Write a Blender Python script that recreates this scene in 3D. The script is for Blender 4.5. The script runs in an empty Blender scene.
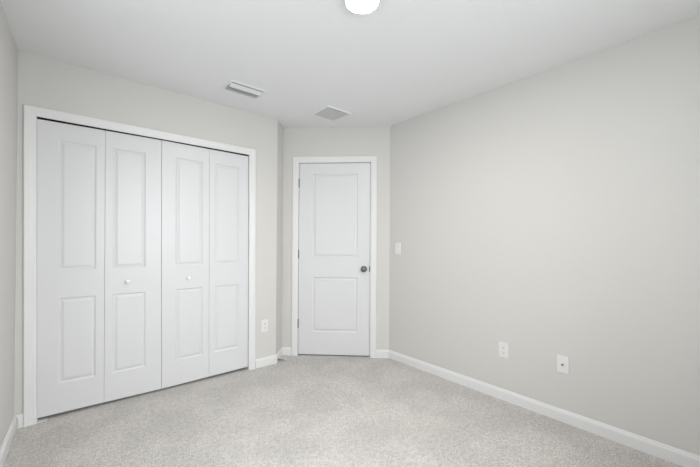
import bpy, bmesh, math, random
from mathutils import Vector, Matrix
random.seed(4)
SC = bpy.context.scene
COL = SC.collection

# ------------------------------------------------------------------ camera
F_PX, YAW, PITCH, ROLL, HY, CAM_Z = 326.524, 0.690544, 0.005180, 0.005900, 240.704, 1.21016
cam_d = bpy.data.cameras.new('camera'); cam = bpy.data.objects.new('camera', cam_d); COL.objects.link(cam)
cam_d.sensor_fit = 'HORIZONTAL'; cam_d.sensor_width = 36.0
cam_d.lens = F_PX / 700 * 36.0
cam_d.shift_y = (HY - 233.5) / 700
cam_d.clip_start = 0.02
_f = Vector((math.cos(PITCH)*math.sin(YAW), math.cos(PITCH)*math.cos(YAW), math.sin(PITCH)))
_r = Vector((math.cos(YAW), -math.sin(YAW), 0))
_u = Vector((-math.sin(PITCH)*math.sin(YAW), -math.sin(PITCH)*math.cos(YAW), math.cos(PITCH)))
_R = _r*math.cos(ROLL) + _u*math.sin(ROLL)
_U = _u*math.cos(ROLL) - _r*math.sin(ROLL)
cam.matrix_world = Matrix(((_R.x, _U.x, -_f.x, 0), (_R.y, _U.y, -_f.y, 0), (_R.z, _U.z, -_f.z, CAM_Z), (0, 0, 0, 1)))
SC.camera = cam

# ------------------------------------------------------------------ light and exposure
SC.view_settings.view_transform = 'Standard'
SC.view_settings.look = 'None'
SC.view_settings.gamma = 1.0
SC.view_settings.exposure = -0.01
SC.view_settings.use_curve_mapping = False

w = bpy.data.worlds.new('world'); SC.world = w; w.use_nodes = True
w.node_tree.nodes['Background'].inputs[0].default_value = (0.90, 0.94, 1.0, 1)
w.node_tree.nodes['Background'].inputs[1].default_value = 0.25

WIN = (0.35, 1.60, 0.92, 2.12)      # invented, unseen window in the near wall: x0, x1, z0, z1
NEAR_Y = -0.62
WIN_POWER = 160
LAMP_EMIT = 218
WIN2 = (0.25, 1.85, 0.65, 2.15)     # invented, unseen window in the left wall beside the camera: y0, y1, z0, z1
WIN2_POWER = 27
def window_fill_light(name, loc, rot, sx, sy, power, spread=180):  # area lamps added outside the invented windows, standing in for daylight
    sl = bpy.data.lights.new(name, 'AREA'); sl.shape = 'RECTANGLE'
    sl.size = sx; sl.size_y = sy; sl.energy = max(power, 0.0001); sl.color = (0.960, 0.970, 1.0); sl.spread = math.radians(spread)
    so = bpy.data.objects.new(name, sl); COL.objects.link(so); so.location = loc; so.rotation_euler = rot
window_fill_light('added_daylight', (1.0, -1.2, 1.5), (math.radians(90), 0, 0), 1.8, 1.4, WIN_POWER*0.50)
window_fill_light('added_daylight', (1.2, -2.6, 1.4), (math.radians(90), 0, 0), 2.2, 1.6, WIN_POWER*0.27)
window_fill_light('added_daylight', (1.2, -2.6, 2.8), (math.radians(65), 0, 0), 2.4, 1.4, WIN_POWER*1.35)
window_fill_light('added_daylight', (-0.32-0.33, (WIN2[0]+WIN2[1])/2, (WIN2[2]+WIN2[3])/2), (math.radians(90), 0, math.radians(-90)), WIN2[1]-WIN2[0]+0.1, WIN2[3]-WIN2[2]+0.1, WIN2_POWER)

# ------------------------------------------------------------------ plan of the room (metres, camera stands at x=0 y=0)
H = 2.44
D = 2.99311                        # closet wall plane y
LX = -0.31913                      # left wall x at the closet wall
LE = -0.01077                      # lean of the left wall in plan
RC = Vector((2.51363, 2.38655, 0)) # corner of door wall and right wall
RE = -0.017585
PHI = 0.75031
OC = Vector((1.5186, D, 0))        # outer corner of closet wall
DD = Vector((-math.cos(PHI), math.sin(PHI), 0))     # along the door wall, away from right wall
IC = RC + DD*1.146                 # inner corner door wall / return
LC = Vector((LX, D, 0))
LN = Vector((LX + LE*(NEAR_Y-D)*-1, NEAR_Y, 0))     # near end of left wall
RN = Vector((RC.x + RE*(NEAR_Y-RC.y), NEAR_Y, 0))   # near end of right wall

class Frame:
    """wall frame: u along the wall, z up, t out into the room"""
    def __init__(s, o, u, n):
        s.o = Vector(o); s.u = Vector(u).normalized(); s.n = Vector(n).normalized()
    def p(s, u, z, t=0.0):
        return s.o + s.u*u + s.n*t + Vector((0, 0, z))
    def rotz(s):
        return math.atan2(s.n.y, s.n.x) + math.pi/2
def out_of_plumb(u, z):
    # the closet opening is a centimetre or so out of plumb and its head a little crowned
    k = 1 - z/2.03
    kn = [(0.0, 0, 0), (0.024, 0.016*k, 0), (0.10, 0.016*k, 0), (0.456, 0.008*k, 0.003-0.006*k), (0.826, -0.006+0.014*k, 0.006-0.014*k), (1.55, -0.008+0.010*k, 0), (1.63, -0.008+0.010*k, 0), (1.66, 0, 0)]
    for (a, du, dz), (b, eu, ez) in zip(kn, kn[1:]):
        if a <= u <= b:
            f = (u-a)/(b-a); return du + (eu-du)*f, (dz + (ez-dz)*f) * (1 if 0.005 < z < 2.2 else 0)
    return 0.0, 0.0
class PlumbFrame(Frame):
    def p(s, u, z, t=0.0):
        du, dz = out_of_plumb(u, z) if z < 2.3 else (0, 0)
        return Frame.p(s, u+du, z+dz, t)
FC = PlumbFrame(LC, (1, 0, 0), (0, -1, 0))                         # closet wall
FD = Frame(RC, DD, (-math.sin(PHI), -math.cos(PHI), 0))            # door wall
ru = (RN-RC).normalized()
FR = Frame(RC, ru, (ru.y, -ru.x, 0))                               # right wall
lu = (LN-LC).normalized()
FL = Frame(LC, lu, (-lu.y, lu.x, 0))                               # left wall
tu = (IC-OC).normalized()
FT = Frame(OC, tu, (tu.y, -tu.x, 0))                               # return
FN = Frame(LN, (1, 0, 0), (0, 1, 0))                               # near wall

# ------------------------------------------------------------------ materials
def mat(name, col, rough=0.5, metal=0.0, spec=0.5, bump=None, var=None):
    m = bpy.data.materials.new(name); m.use_nodes = True
    nt = m.node_tree; b = nt.nodes['Principled BSDF']
    b.inputs['Base Color'].default_value = (*col, 1)
    b.inputs['Roughness'].default_value = rough
    b.inputs['Metallic'].default_value = metal
    b.inputs['Specular IOR Level'].default_value = spec
    tc = nt.nodes.new('ShaderNodeTexCoord')
    if bump:
        sc, st, dist = bump
        n = nt.nodes.new('ShaderNodeTexNoise'); n.inputs['Scale'].default_value = sc; n.inputs['Detail'].default_value = 4
        bp = nt.nodes.new('ShaderNodeBump'); bp.inputs['Strength'].default_value = st; bp.inputs['Distance'].default_value = dist
        nt.links.new(tc.outputs['Object'], n.inputs['Vector'])
        nt.links.new(n.outputs['Fac'], bp.inputs['Height']); nt.links.new(bp.outputs['Normal'], b.inputs['Normal'])
    if var:
        sc, amt = var
        n = nt.nodes.new('ShaderNodeTexNoise'); n.inputs['Scale'].default_value = sc; n.inputs['Detail'].default_value = 3
        mx = nt.nodes.new('ShaderNodeMix'); mx.data_type = 'RGBA'
        mx.inputs[6].default_value = (*[c*(1-amt) for c in col], 1); mx.inputs[7].default_value = (*[min(1, c*(1+amt)) for c in col], 1)
        nt.links.new(tc.outputs['Object'], n.inputs['Vector'])
        nt.links.new(n.outputs['Fac'], mx.inputs[0]); nt.links.new(mx.outputs[2], b.inputs['Base Color'])
    return m

M_WALL = mat('wall_paint', (0.643, 0.629, 0.609), 0.75, spec=0.25, bump=(90, 0.05, 0.002), var=(1.5, 0.006))
M_CEIL = mat('ceiling_paint', (0.822, 0.828, 0.838), 0.9, spec=0.15, bump=(45, 0.35, 0.004))
M_TRIM = mat('trim_paint', (0.762, 0.758, 0.758), 0.38, spec=0.4, bump=(60, 0.02, 0.001))
M_DOOR = mat('door_paint', (0.700, 0.696, 0.712), 0.36, spec=0.4, bump=(120, 0.03, 0.001))
M_PLAST = mat('white_plastic', (0.77, 0.765, 0.765), 0.3)
M_NICKEL = mat('satin_nickel', (0.17, 0.167, 0.162), 0.32, metal=1.0, bump=(300, 0.02, 0.0005))
M_STEEL = mat('dark_steel', (0.07, 0.069, 0.067), 0.5, metal=0.0)
M_DARK = mat('gap_shade', (0.015, 0.015, 0.015), 0.9)  # near black, shade of the gap above the closet doors as colour
M_SLOT = mat('slot_shadow', (0.05, 0.05, 0.05), 0.6)
M_DUCT = mat('duct_shade_grey', (0.42, 0.425, 0.44), 0.7)  # even grey that stands for the shade inside the vents
M_BRASS = mat('cable_metal', (0.35, 0.33, 0.28), 0.4, metal=1.0)
M_VENT = mat('vent_enamel', (0.80, 0.81, 0.83), 0.35)
M_RUBBER = mat('white_rubber', (0.75, 0.75, 0.74), 0.7)
M_KNOBW = mat('white_ceramic', (0.85, 0.85, 0.85), 0.2)

def carpet_mat():
    m = bpy.data.materials.new('carpet'); m.use_nodes = True
    nt = m.node_tree; b = nt.nodes['Principled BSDF']; L = nt.links.new
    b.inputs['Roughness'].default_value = 1.0; b.inputs['Specular IOR Level'].default_value = 0.05
    b.inputs['Sheen Weight'].default_value = 0.15
    tc = nt.nodes.new('ShaderNodeTexCoord')
    def noise(s, d, r=0.55):
        n = nt.nodes.new('ShaderNodeTexNoise'); n.inputs['Scale'].default_value = s
        n.inputs['Detail'].default_value = d; n.inputs['Roughness'].default_value = r
        L(tc.outputs['Object'], n.inputs['Vector']); return n
    fine = noise(150, 3, 0.7); mid = noise(38, 2); big = noise(3.2, 3); tuft = noise(95, 1)
    def ramp(n, a, b_, p0=0.3, p1=0.7):
        r = nt.nodes.new('ShaderNodeValToRGB')
        r.color_ramp.elements[0].position = p0; r.color_ramp.elements[0].color = (*a, 1)
        r.color_ramp.elements[1].position = p1; r.color_ramp.elements[1].color = (*b_, 1)
        L(n.outputs['Fac'], r.inputs[0]); return r
    c0 = ramp(fine, (0.28, 0.26, 0.245), (0.86, 0.825, 0.79), 0.32, 0.66)
    c1 = ramp(mid, (0.84, 0.84, 0.84), (1.0, 1.0, 1.0), 0.35, 0.6)
    c2 = ramp(big, (0.92, 0.92, 0.92), (1.03, 1.03, 1.03), 0.42, 0.58)
    def mul(x, y):
        q = nt.nodes.new('ShaderNodeMix'); q.data_type = 'RGBA'; q.blend_type = 'MULTIPLY'; q.inputs[0].default_value = 1
        L(x, q.inputs[6]); L(y, q.inputs[7]); return q.outputs[2]
    L(mul(mul(c0.outputs[0], c1.outputs[0]), c2.outputs[0]), b.inputs['Base Color'])
    ad = nt.nodes.new('ShaderNodeMath'); ad.operation = 'ADD'
    L(fine.outputs['Fac'], ad.inputs[0]); L(tuft.outputs['Fac'], ad.inputs[1])
    bp = nt.nodes.new('ShaderNodeBump'); bp.inputs['Strength'].default_value = 0.55; bp.inputs['Distance'].default_value = 0.006
    L(ad.outputs[0], bp.inputs['Height']); L(bp.outputs['Normal'], b.inputs['Normal'])
    return m
M_CARPET = carpet_mat()

def emit_mat(name, col, s):
    m = bpy.data.materials.new(name); m.use_nodes = True
    b = m.node_tree.nodes['Principled BSDF']
    b.inputs['Base Color'].default_value = (0.9, 0.9, 0.9, 1)
    b.inputs['Emission Color'].default_value = (*col, 1); b.inputs['Emission Strength'].default_value = s
    return m
M_LENS = emit_mat('lamp_lens', (1.0, 0.935, 0.885), LAMP_EMIT)
M_GLASS = bpy.data.materials.new('window_glass'); M_GLASS.use_nodes = True
_n = M_GLASS.node_tree.nodes; _n.clear()
_t = _n.new('ShaderNodeBsdfTransparent'); _t.inputs[0].default_value = (0.96, 0.98, 0.97, 1)
_g = _n.new('ShaderNodeBsdfGlossy'); _g.inputs['Roughness'].default_value = 0.02
_x = _n.new('ShaderNodeMixShader'); _x.inputs[0].default_value = 0.07; _o = _n.new('ShaderNodeOutputMaterial')
M_GLASS.node_tree.links.new(_t.outputs[0], _x.inputs[1]); M_GLASS.node_tree.links.new(_g.outputs[0], _x.inputs[2]); M_GLASS.node_tree.links.new(_x.outputs[0], _o.inputs[0])

# ------------------------------------------------------------------ helpers
def link(name, bm, m, parent=None, smooth=False, bevel=0.0, seg=2):
    bmesh.ops.recalc_face_normals(bm, faces=bm.faces)
    me = bpy.data.meshes.new(name); bm.to_mesh(me); bm.free()
    o = bpy.data.objects.new(name, me); COL.objects.link(o)
    for q in (m if isinstance(m, (list, tuple)) else [m]): me.materials.append(q)
    if smooth:
        for p in me.polygons: p.use_smooth = True
    if bevel:
        md = o.modifiers.new('bevel', 'BEVEL'); md.width = bevel; md.segments = seg; md.limit_method = 'ANGLE'; md.angle_limit = math.radians(40)
    if parent: o.parent = parent
    return o
def tag(o, label=None, cat=None, group=None, kind=None):
    if label: o['label'] = label
    if cat: o['category'] = cat
    if group: o['group'] = group
    if kind: o['kind'] = kind
    return o
def empty(name, loc, rz=0.0):
    o = bpy.data.objects.new(name, None); COL.objects.link(o); o.location = loc; o.rotation_euler = (0, 0, rz); o.empty_display_size = 0.05
    return o
def quadbox(bm, P):            # P: 8 points, bottom 4 then top 4
    v = [bm.verts.new(p) for p in P]
    for f in ((0,1,2,3),(4,5,6,7),(0,1,5,4),(1,2,6,5),(2,3,7,6),(3,0,4,7)): bm.faces.new([v[i] for i in f])
def box(bm, x0, x1, y0, y1, z0, z1):
    quadbox(bm, [(x0,y0,z0),(x1,y0,z0),(x1,y1,z0),(x0,y1,z0),(x0,y0,z1),(x1,y0,z1),(x1,y1,z1),(x0,y1,z1)])
def fbox(bm, F, u0, u1, z0, z1, t0, t1):
    quadbox(bm, [F.p(u0,z0,t0),F.p(u1,z0,t0),F.p(u1,z0,t1),F.p(u0,z0,t1),F.p(u0,z1,t0),F.p(u1,z1,t0),F.p(u1,z1,t1),F.p(u0,z1,t1)])
def extrude_poly(bm, A, B):    # two matching outlines
    a = [bm.verts.new(p) for p in A]; b = [bm.verts.new(p) for p in B]; n = len(A)
    bm.faces.new(a); bm.faces.new(list(reversed(b)))
    for i in range(n): bm.faces.new((a[i], a[(i+1) % n], b[(i+1) % n], b[i]))
def lathe(bm, prof, seg=32, M=Matrix()):   # prof: (radius, height) along local z
    rings = []
    for r, h in prof:
        if r < 1e-6: rings.append([bm.verts.new(M @ Vector((0, 0, h)))])
        else: rings.append([bm.verts.new(M @ Vector((r*math.cos(2*math.pi*i/seg), r*math.sin(2*math.pi*i/seg), h))) for i in range(seg)])
    for a, b in zip(rings, rings[1:]):
        for i in range(seg):
            j = (i+1) % seg
            q = [a[i % len(a)], a[j % len(a)], b[j % len(b)], b[i % len(b)]]
            q2 = []
            for v in q:
                if v not in q2: q2.append(v)
            if len(q2) > 2: bm.faces.new(q2)
def to_axis(loc, d):           # local z -> direction d at loc
    return Matrix.Translation(loc) @ Vector(d).to_track_quat('Z', 'Y').to_matrix().to_4x4()

# ------------------------------------------------------------------ room shell
WT = 0.11
bm = bmesh.new(); box(bm, LX-0.35, RC.x+0.45, NEAR_Y-0.15, D+0.95, -0.06, 0.0)
tag(link('floor', bm, M_CARPET), 'light grey speckled cut-pile carpet covering the whole room', 'carpet', kind='structure')
bm = bmesh.new(); box(bm, LX-0.35, RC.x+0.45, NEAR_Y-0.15, D+0.95, H, H+0.08)
tag(link('ceiling', bm, M_CEIL), 'white lightly textured ceiling', 'ceiling', kind='structure')

def U_wall(name, F, u0, u1, o0, o1, oh, label):
    out = [(u0, 0), (o0, 0), (o0, oh), (o1, oh), (o1, 0), (u1, 0), (u1, H), (u0, H)]
    bm = bmesh.new()
    extrude_poly(bm, [F.p(u, z, 0) for u, z in out], [F.p(u, z, -WT) for u, z in out])
    return tag(link(name, bm, M_WALL), label, 'wall', kind='structure')

# closet opening and door opening
C0, C1, CH = 0.088, 1.556, 2.048
E0, E1, EH = 0.200, 0.974, 2.062
OCu = OC.x - LC.x
U_wall('wall_far', FC, 0.0, OCu, C0, C1, CH, 'greige far wall around the white closet doors')
U_wall('wall_diagonal', FD, 0.0, 1.146, E0, E1, EH, 'short angled greige wall holding the single entry door')
bm = bmesh.new()     # return piece behind the outer corner, runs on as the closet's side wall
pts = [OC, IC, Vector((IC.x+0.02, D+0.84, 0)), Vector((OC.x-0.07, D+0.84, 0)), Vector((OC.x-0.07, D+WT, 0)), Vector((OC.x-0.0005, D+WT, 0))]
extrude_poly(bm, pts, [p + Vector((0, 0, H)) for p in pts])
tag(link('wall_return', bm, M_WALL), 'narrow greige return between the closet wall and the angled door wall', 'wall', kind='structure')
bm = bmesh.new()
e = RC - FR.u*1.45
pts = [RN, e, e - FR.n*WT, RN - FR.n*WT]
extrude_poly(bm, pts, [p + Vector((0, 0, H)) for p in pts])
tag(link('wall_right', bm, M_WALL), 'long plain greige wall on the right', 'wall', kind='structure')
bm = bmesh.new()
wa, wb = LC.y-WIN2[1], LC.y-WIN2[0]     # along the wall from the far corner
fbox(bm, FL, -0.84, wa, 0, H, -WT, 0); fbox(bm, FL, wb, (LN-LC).length, 0, H, -WT, 0)
fbox(bm, FL, wa, wb, 0, WIN2[2], -WT, 0); fbox(bm, FL, wa, wb, WIN2[3], H, -WT, 0)
tag(link('wall_left', bm, M_WALL), 'narrow strip of greige wall at the left edge', 'wall', kind='structure')
bm = bmesh.new(); box(bm, LX-0.02, RC.x+0.01, D+0.84, D+0.94, 0, H)
tag(link('wall_back', bm, M_WALL), 'wall closing off the closet behind its doors', 'wall', kind='structure')
# near wall with an added, unseen window to light the room
bm = bmesh.new()
nx0, nx1 = LN.x-WT, RN.x+WT
yy0, yy1 = NEAR_Y-WT, NEAR_Y
box(bm, nx0, WIN[0], yy0, yy1, 0, H); box(bm, WIN[1], nx1, yy0, yy1, 0, H)
box(bm, WIN[0], WIN[1], yy0, yy1, 0, WIN[2]); box(bm, WIN[0], WIN[1], yy0, yy1, WIN[3], H)
tag(link('wall_near', bm, M_WALL), 'wall with the added window, behind the camera', 'wall', kind='structure')
def window(name, F, a, b, z0, z1, label):  # builds the invented windows that let the added lamps in
    wn = empty(name, F.p((a+b)/2, z0, 0), F.rotz()); tag(wn, label, 'window', kind='structure')
    h = (b-a)/2; hh = z1-z0; zm = hh/2
    def cb(nm, m, boxes, bevel=0.0):
        bm = bmesh.new()
        for bx in boxes: box(bm, *bx)
        return link(nm, bm, m, wn, bevel=bevel)
    cb('window_frame', M_TRIM, [(-h, -h+.04, .04, .09, 0, hh), (h-.04, h, .04, .09, 0, hh), (-h+.04, h-.04, .04, .09, 0, .04), (-h+.04, h-.04, .04, .09, hh-.04, hh), (-h+.04, h-.04, .045, .085, zm-.02, zm+.02)])
    cb('window_pane', M_GLASS, [(-h+.04, h-.04, .063, .067, .04, zm-.02)])
    cb('window_pane', M_GLASS, [(-h+.04, h-.04, .063, .067, zm+.02, hh-.04)])
    cb('window_sill', M_TRIM, [(-h-.03, h+.03, -.03, 0, -.02, 0)], bevel=0.003)
window('added_window_1', FN, WIN[0]-LN.x, WIN[1]-LN.x, WIN[2], WIN[3], 'white framed window, invented to light the room from behind the camera')
window('added_window_2', FL, wa, wb, WIN2[2], WIN2[3], 'white framed window, invented to light the room from the left wall beside the camera')

# ------------------------------------------------------------------ baseboards
BH = 0.083
BPROF = [(0, 0), (0.0135, 0), (0.0135, 0.060), (0.0125, 0.066), (0.0095, 0.070), (0.0085, 0.075), (0.0060, 0.081), (0.0030, 0.083), (0, 0.083)]
def baseboard(name, F, u0, u1, label, m0=0.0, m1=0.0):
    """m0 / m1: how far each end moves along u per metre of thickness (mitres)"""
    bm = bmesh.new()
    extrude_poly(bm, [F.p(u0 + m0*t, z, t) for t, z in BPROF], [F.p(u1 + m1*t, z, t) for t, z in BPROF])
    return tag(link(name, bm, M_TRIM), label, 'baseboard', kind='structure')
Lr = (RN-RC).length; Ll = (LN-LC).length
ang = math.pi/2 - PHI     # between door wall and right wall
def mitre(F, G, at):      # u shift per t so both boards share the corner plane; G neighbour
    a = F.n; b = G.n
    dvec = (a + b) / (1 + a.dot(b))
    return dvec.dot(F.u)
baseboard('baseboard_right', FR, 0.0, Lr, 'long white baseboard along the right wall', mitre(FR, FD, 0), 0)
baseboard('baseboard_diagonal', FD, 0.0, 0.138, 'short white baseboard right of the entry door', mitre(FD, FR, 0), 0)
baseboard('baseboard_diagonal', FD, 1.039, 1.146, 'short white baseboard left of the entry door', 0, mitre(FD, FT, 0))
baseboard('baseboard_return', FT, 0.0, (IC-OC).length, 'tiny white baseboard turning the outer corner', mitre(FT, FC, 0), mitre(FT, FD, 0))
baseboard('baseboard_far', FC, 1.6185, OCu, 'short white baseboard under the outlet right of the closet', 0, mitre(FC, FT, 0))
baseboard('baseboard_far', FC, 0.0, 0.0275, 'sliver of white baseboard left of the closet casing', mitre(FC, FL, 0), 0)
baseboard('baseboard_left', FL, 0.0, Ll, 'white baseboard along the left wall', mitre(FL, FC, 0), 0)

# ------------------------------------------------------------------ casings and jambs
def casing(name, F, a, b, top, wdt, label):
    pr = [(0, 0.0), (0, 0.008), (0.004, 0.0105), (0.012, 0.011), (0.016, 0.0135), (0.030, 0.0155), (0.044, 0.0165), (wdt-0.008, 0.0175), (wdt-0.002, 0.0165), (wdt, 0.013), (wdt, 0.0)]
    bm = bmesh.new(); rows = []
    for o, t in pr:
        rows.append([bm.verts.new(F.p(u, z, t)) for u, z in ((a-o, 0), (a-o, top+o), (b+o, top+o), (b+o, 0))])
    n = len(rows)
    for i in range(n):
        r, s = rows[i], rows[(i+1) % n]
        for k in range(3): bm.faces.new((r[k], r[k+1], s[k+1], s[k]))
    bm.faces.new([r[0] for r in rows]); bm.faces.new([r[3] for r in rows][::-1])
    return tag(link(name, bm, M_TRIM), label, 'door casing', kind='structure')
def jamb(name, F, a, b, top, th, depth, stop, label):
    out = [(a, 0), (a, top), (b, top), (b, 0), (b+th, 0), (b+th, top+th), (a-th, top+th), (a-th, 0)]
    bm = bmesh.new()
    extrude_poly(bm, [F.p(u, z, 0) for u, z in out], [F.p(u, z, -depth) for u, z in out])
    if stop:
        s0, s1 = stop; k = 0.012
        out = [(a, 0), (a, top), (b, top), (b, 0), (b-k, 0), (b-k, top-k), (a+k, top-k), (a+k, 0)]
        extrude_poly(bm, [F.p(u, z, s0) for u, z in out], [F.p(u, z, s1) for u, z in out])
    return tag(link(name, bm, M_TRIM), label, 'door jamb', kind='structure')
casing('trim_1', FC, 0.0905, 1.5535, 2.0325, 0.0620, 'white casing around the closet opening')
jamb('trim_2', FC, 0.0890, 1.5550, 2.0440, 0.0008, WT, None, 'white jamb lining the closet opening')
casing('trim_3', FD, 0.2030, 0.9720, 2.0590, 0.0650, 'white casing around the entry door')
jamb('trim_4', FD, 0.2030, 0.9710, 2.0580, 0.0028, WT, (-0.037, -0.075), 'white jamb around the entry door')

# ------------------------------------------------------------------ moulded panel doors
def panel_leaf(bm, w_, z0, z1, th, panels, tf=0.0):
    """leaf in local coords: x 0..w_, z z0..z1, front at y=-tf (towards -y), back at y=-tf+th; panels: (x0,x1,z0,z1)"""
    xs = sorted({0.0, w_} | {round(p[0], 5) for p in panels} | {round(p[1], 5) for p in panels})
    zs = sorted({z0, z1} | {round(p[2], 5) for p in panels} | {round(p[3], 5) for p in panels})
    yf = -tf; yb = yf + th
    cache = {}
    def V(x, z, y):
        k = (round(x, 5), round(z, 5), round(y, 5))
        if k not in cache: cache[k] = bm.verts.new((x, y, z))
        return cache[k]
    for i in range(len(xs)-1):
        for j in range(len(zs)-1):
            xa, xb, za, zb = xs[i], xs[i+1], zs[j], zs[j+1]
            hit = any(abs(p[0]-xa) < 1e-4 and abs(p[1]-xb) < 1e-4 and abs(p[2]-za) < 1e-4 and abs(p[3]-zb) < 1e-4 for p in panels)
            if not hit:
                bm.faces.new((V(xa, za, yf), V(xb, za, yf), V(xb, zb, yf), V(xa, zb, yf)))
            else:
                steps = [(0, 0), (0.0020, 0.0012), (0.0080, 0.0062), (0.0110, 0.0078), (0.0145, 0.0078), (0.0280, 0.0030), (0.0300, 0.0012), (0.0320, 0.0010)]
                prev = None
                for o, dp in steps:
                    ring = [V(xa+o, za+o, yf+dp), V(xb-o, za+o, yf+dp), V(xb-o, zb-o, yf+dp), V(xa+o, zb-o, yf+dp)]
                    if prev:
                        for k in range(4): bm.faces.new((prev[k], prev[(k+1) % 4], ring[(k+1) % 4], ring[k]))
                    prev = ring
                bm.faces.new(prev)
            bm.faces.new((V(xa, za, yb), V(xa, zb, yb), V(xb, zb, yb), V(xb, za, yb)))
    for i in range(len(xs)-1):
        for z in (z0, z1): bm.faces.new((V(xs[i], z, yf), V(xs[i+1], z, yf), V(xs[i+1], z, yb), V(xs[i], z, yb)))
    for j in range(len(zs)-1):
        for x in (0.0, w_): bm.faces.new((V(x, zs[j], yf), V(x, zs[j+1], yf), V(x, zs[j+1], yb), V(x, zs[j], yb)))

def knob_profile_small():
    return [(0.0, 0.0), (0.008, 0.0), (0.0075, 0.006), (0.0065, 0.010), (0.009, 0.013), (0.0145, 0.016), (0.0165, 0.020), (0.0155, 0.0245), (0.0105, 0.0275), (0.0, 0.0285)]

REC = -0.014        # face of closet doors relative to the wall plane
Z0c, Z1c = 0.024, 2.0225
UP = (1.006, 1.903); LO = (0.226, 0.816)
def bifold(name, leaves, knob_u, label):
    root = empty(name, Frame.p(FC, leaves[0][0], 0, REC), FC.rotz())
    tag(root, label, 'closet door', 'white bifold closet doors', kind='structure')
    for u, u2, pl in leaves:
        bm = bmesh.new()
        panel_leaf(bm, u2-u, Z0c, Z1c, 0.032, [(pl[0]-u, pl[1]-u, *UP), (pl[0]-u, pl[1]-u, *LO)])
        for v in bm.verts:
            du, dz = out_of_plumb(v.co.x + u, v.co.z)
            v.co.x += u - leaves[0][0] + du; v.co.z += dz
        link('door_leaf', bm, M_DOOR, root, bevel=0.0016)
    bm = bmesh.new()
    lathe(bm, knob_profile_small(), 28, to_axis((knob_u-leaves[0][0], 0, 0.903), (0, -1, 0)))
    link('door_knob', bm, M_KNOBW, root, smooth=True)
    # fold hinges on the back of the two leaves
    for zz in (0.3, 1.05, 1.8):
        bm = bmesh.new()
        cx = leaves[1][0]-leaves[0][0]-0.0015
        box(bm, cx-0.025, cx+0.025, 0.0322, 0.0342, zz-0.03, zz+0.03)
        link('hinge', bm, M_NICKEL, root)
    return root
bifold('door_1', [(0.0900, 0.4550, (0.198, 0.406)), (0.4562, 0.8258, (0.503, 0.717))], 0.601, 'left pair of white folding closet doors with two moulded panels each')
bifold('door_2', [(0.8282, 1.1970, (0.929, 1.145)), (1.1982, 1.5530, (1.243, 1.463))], 1.028, 'right pair of white folding closet doors beside the wall outlet')

# closet top track and floor pivot bracket
bm = bmesh.new(); fbox(bm, FC, 0.092, 1.552, 2.030, 2.0438, -0.045, -0.020)
tag(link('closet_door_track', bm, M_DARK), 'track above the folding closet doors, painted as dark as its shaded gap', 'track')
bm = bmesh.new()
fbox(bm, FC, 0.0895, 0.140, 0.0, 0.004, -0.045, 0.006); fbox(bm, FC, 0.0895, 0.0925, 0.0, 0.022, -0.045, -0.015)
tag(link('pivot_bracket', bm, M_PLAST, bevel=0.0008), 'small white pivot bracket on the carpet under the left closet door', 'bracket')

# entry door
ed = empty('door_3', FD.p(0.9675, 0, -0.001), FD.rotz())
tag(ed, 'white two-panel entry door with a satin nickel knob in the angled wall', 'door', kind='structure')
# local x runs towards the right of the picture: x = 0.9675 - u
W = 0.7615
bm = bmesh.new()
panel_leaf(bm, W, 0.013, 2.0530, 0.035, [(0.150, 0.630, 1.050, 1.944), (0.150, 0.630, 0.255, 0.838)])
link('door_slab', bm, M_DOOR, ed, bevel=0.0016)
bm = bmesh.new()
kx = 0.9675-0.270; kz = 0.930
lathe(bm, [(0, 0), (0.033, 0), (0.033, 0.003), (0.030, 0.007), (0.024, 0.009), (0.014, 0.010), (0.0115, 0.013), (0.0110, 0.026), (0.014, 0.031), (0.021, 0.036), (0.0265, 0.044), (0.0280, 0.052), (0.0262, 0.060), (0.020, 0.066), (0.010, 0.0685), (0, 0.069)], 40, to_axis((kx, 0, kz), (0, -1, 0)))
kn = link('door_knob', bm, M_NICKEL, ed, smooth=True); kn['label'] = 'round satin nickel knob'
bm = bmesh.new(); box(bm, W-0.0055, W+0.0042, -0.0065, 0.004, kz-0.029, kz+0.029)
link('latch_plate', bm, M_STEEL, ed)['label'] = 'dark nickel latch plate'
for zz in (1.842, 1.082, 0.342):
    bm = bmesh.new()
    hx = -0.0015
    lathe(bm, [(0, -0.047), (0.0035, -0.047), (0.0055, -0.0445), (0.0055, 0.0445), (0.0035, 0.047), (0, 0.047)], 16, Matrix.Translation((hx, -0.0060, zz)))
    for k in range(-2, 3):
        lathe(bm, [(0.0055, -0.0005), (0.0062, 0), (0.0055, 0.0005)], 16, Matrix.Translation((hx, -0.0060, zz + k*0.018)))
    link('hinge', bm, M_NICKEL, ed, smooth=False)['label'] = 'nickel hinge knuckle'

# ------------------------------------------------------------------ spring door stop on the return baseboard
ds0 = FT.p(0.035, 0.020, 0.0136)
ds = empty('door_stop', ds0, 0); tag(ds, 'small metal spring door stop on the baseboard left of the entry door', 'door stop')
Md = to_axis((0, 0, 0), FT.n)
bm = bmesh.new(); lathe(bm, [(0, 0), (0.010, 0), (0.010, 0.003), (0.006, 0.007), (0, 0.007)], 20, Md); link('base', bm, M_NICKEL, ds, smooth=False)
bm = bmesh.new()
N = 26*10; ring = []
for i in range(N+1):
    s = i/N; a = 2*math.pi*13*s; r = 0.0050
    c = Vector((r*math.cos(a), r*math.sin(a), 0.006 + 0.060*s)); rad = Vector((math.cos(a), math.sin(a), 0))
    ring.append([bm.verts.new(Md @ (c + rad*0.0014*math.cos(q*math.pi/2) + Vector((0, 0, 0.0014*math.sin(q*math.pi/2))))) for q in range(4)])
for a, b in zip(ring, ring[1:]):
    for k in range(4): bm.faces.new((a[k], a[(k+1) % 4], b[(k+1) % 4], b[k]))
bm.faces.new(ring[0]); bm.faces.new(ring[-1][::-1])
link('spring', bm, M_NICKEL, ds, smooth=True)
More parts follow.
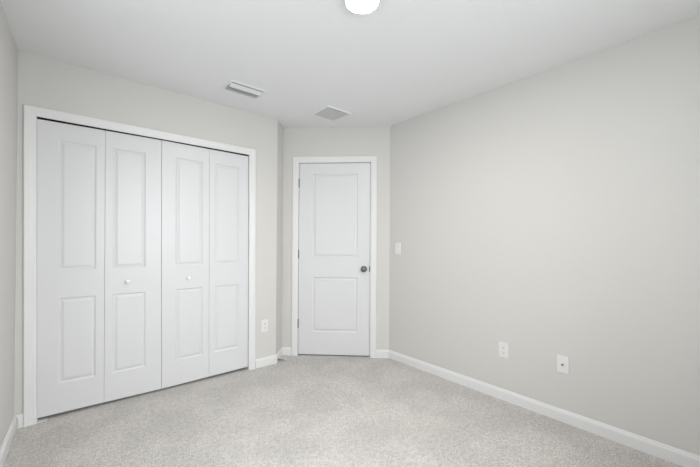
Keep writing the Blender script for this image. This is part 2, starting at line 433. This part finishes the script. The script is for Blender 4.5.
bm = bmesh.new(); lathe(bm, [(0, 0.064), (0.0065, 0.064), (0.0072, 0.067), (0.0070, 0.077), (0.0045, 0.080), (0, 0.080)], 20, Md)
link('rubber_tip', bm, M_RUBBER, ds, smooth=False)['label'] = 'white rubber tip'

# ------------------------------------------------------------------ wall plates
def plate_root(name, F, u, z, label, cat, group=None):
    r = empty(name, F.p(u, z, 0), F.rotz()); tag(r, label, cat, group)
    bm = bmesh.new(); hw, hh = 0.0360, 0.0590
    A = [(-hw, 0, -hh), (hw, 0, -hh), (hw, 0, hh), (-hw, 0, hh)]
    B = [(x*0.94 if abs(x) else x, -0.0062, zz*0.965) for x, _, zz in A]
    mid = [(x, -0.0035, zz) for x, _, zz in A]
    va = [bm.verts.new(p) for p in A]; vm = [bm.verts.new(p) for p in mid]; vb = [bm.verts.new(p) for p in B]
    bm.faces.new(va); bm.faces.new(vb[::-1])
    for p, q in ((va, vm), (vm, vb)):
        for k in range(4): bm.faces.new((p[k], p[(k+1) % 4], q[(k+1) % 4], q[k]))
    link('cover_plate', bm, M_PLAST, r, bevel=0.0008)
    return r
def screws(r, zs_):
    for zz in zs_:
        bm = bmesh.new(); lathe(bm, [(0, 0), (0.0032, 0), (0.0030, 0.0010), (0, 0.0014)], 14, to_axis((0, -0.0062, zz), (0, -1, 0)))
        link('screw', bm, M_PLAST, r, smooth=False)
def duplex(F, u, z, label):
    r = plate_root('wall_outlet', F, u, z, label, 'outlet', 'duplex outlets')
    for s in (-1, 1):
        cz = s*0.0195
        bm = bmesh.new()
        n = 20; pts = []
        for i in range(n):
            a = 2*math.pi*i/n; pts.append((0.0172*math.cos(a), max(-0.0138, min(0.0138, 0.0172*math.sin(a)))+cz))
        extrude_poly(bm, [(x, -0.0060, zz) for x, zz in pts], [(x, -0.0082, zz) for x, zz in pts])
        rc = link('receptacle', bm, M_PLAST, r)
        bm = bmesh.new()
        box(bm, -0.0074, -0.0052, -0.0084, -0.0080, cz-0.002, cz+0.0075); box(bm, 0.0050, 0.0074, -0.0084, -0.0080, cz-0.001, cz+0.0070)
        lathe(bm, [(0, 0.0080), (0.0027, 0.0080), (0.0027, 0.0084), (0, 0.0084)], 12, to_axis((0, 0, cz-0.0075), (0, -1, 0)))
        link('slot', bm, M_SLOT, rc)
    screws(r, (0.0,))
    return r
duplex(FC, 1.7155, 0.392, 'white outlet low on the narrow wall between the closet and the corner')
duplex(FR, 1.196, 0.385, 'white outlet low on the right wall, nearer the entry door')
cj = plate_root('cable_jack', FR, 1.595, 0.388, 'white wall plate with a round metal cable connector, low on the right wall', 'cable outlet')
bm = bmesh.new(); lathe(bm, [(0, 0), (0.0075, 0), (0.0075, 0.003), (0.0050, 0.0035), (0.0050, 0.010), (0.0035, 0.010), (0.0030, 0.004), (0, 0.004)], 6, to_axis((0, -0.0062, 0), (0, -1, 0)))
link('connector', bm, M_BRASS, cj)['label'] = 'metal cable connector'
screws(cj, (-0.042, 0.042))
sw = plate_root('light_switch', FR, 0.118, 1.149, 'white light switch on the right wall beside the entry door', 'light switch')
bm = bmesh.new(); quadbox(bm, [(-.0165, -.006, -.033), (.0165, -.006, -.033), (.0165, -.0105, -.033), (-.0165, -.0105, -.033), (-.0165, -.006, .033), (.0165, -.006, .033), (.0165, -.0068, .033), (-.0165, -.0068, .033)])
link('rocker', bm, M_PLAST, sw, bevel=0.0006)
screws(sw, (-0.048, 0.048))

# ------------------------------------------------------------------ ceiling light
cl = empty('ceiling_light', (1.087, 1.230, H)); tag(cl, 'round glowing flush ceiling light with a white rim', 'ceiling light')
dn = Matrix.Rotation(math.pi, 4, 'X')
bm = bmesh.new(); lathe(bm, [(0, 0), (0.089, 0), (0.090, 0.004), (0.0893, 0.012), (0.0868, 0.0175), (0.0842, 0.0190), (0.0812, 0.0180), (0.0805, 0.012), (0, 0.012)], 64, dn)
link('lamp_rim', bm, M_PLAST, cl, smooth=False)
bm = bmesh.new(); lathe(bm, [(0, 0.0122), (0.0800, 0.0122), (0.0800, 0.0150), (0.072, 0.0168), (0.050, 0.0178), (0.025, 0.0182), (0, 0.0183)], 64, dn)
link('lamp_lens', bm, M_LENS, cl, smooth=True)

# ------------------------------------------------------------------ ceiling vents
def vent(name, x0, x1, y0, y1, fl, blades, label, cat, drop):
    cx, cy = (x0+x1)/2, (y0+y1)/2
    r = empty(name, (cx, cy, H)); tag(r, label, cat)
    hx, hy = (x1-x0)/2, (y1-y0)/2
    bm = bmesh.new(); rows = []
    for o, z in ((0, 0), (0, -0.002), (0.004, -drop), (fl-0.004, -drop), (fl, -drop+0.002), (fl, 0)):
        rows.append([bm.verts.new((sx*(hx-o), sy*(hy-o), z)) for sx, sy in ((-1, -1), (1, -1), (1, 1), (-1, 1))])
    n = len(rows)
    for i in range(n):
        a, b = rows[i], rows[(i+1) % n]
        for k in range(4): bm.faces.new((a[k], a[(k+1) % 4], b[(k+1) % 4], b[k]))
    link('vent_frame', bm, M_VENT, r)
    bm = bmesh.new(); box(bm, -hx+fl-0.001, hx-fl+0.001, -hy+fl-0.001, hy-fl+0.001, -0.0012, -0.0002)
    link('duct_shade', bm, M_DUCT, r)  # flat sheet instead of a hole, duct shade put into its colour
    for (y, wd, ang_, th) in blades:
        bm = bmesh.new(); c, s = math.cos(ang_), math.sin(ang_)
        P = []
        for zx in (-hx+fl, hx-fl):
            for a, b in ((-wd/2, -th/2), (wd/2, -th/2), (wd/2, th/2), (-wd/2, th/2)):
                P.append((zx, y + a*c - b*s, -0.0085 + a*s + b*c))
        quadbox(bm, P)
        link('louver', bm, M_VENT, r)
    return r
# two-way supply register: wide slats
bl = [(-0.036, 0.046, math.radians(-14), 0.0012), (0.006, 0.028, math.radians(16), 0.0012), (0.030, 0.028, math.radians(16), 0.0012), (0.054, 0.028, math.radians(16), 0.0012), (0.073, 0.018, math.radians(16), 0.0012)]
vent('supply_vent', 0.866, 1.168, 2.482, 2.685, 0.022, bl, 'white rectangular louvred air vent in the ceiling, nearer the closet', 'air vent', 0.0055)
bl = [(-0.105 + 0.015*i, 0.0105, math.radians(6), 0.0010) for i in range(15)]
vent('return_vent', 1.700, 1.985, 2.385, 2.660, 0.022, bl, 'square fine-slatted return air grille in the ceiling above the entry door', 'air vent', 0.009)
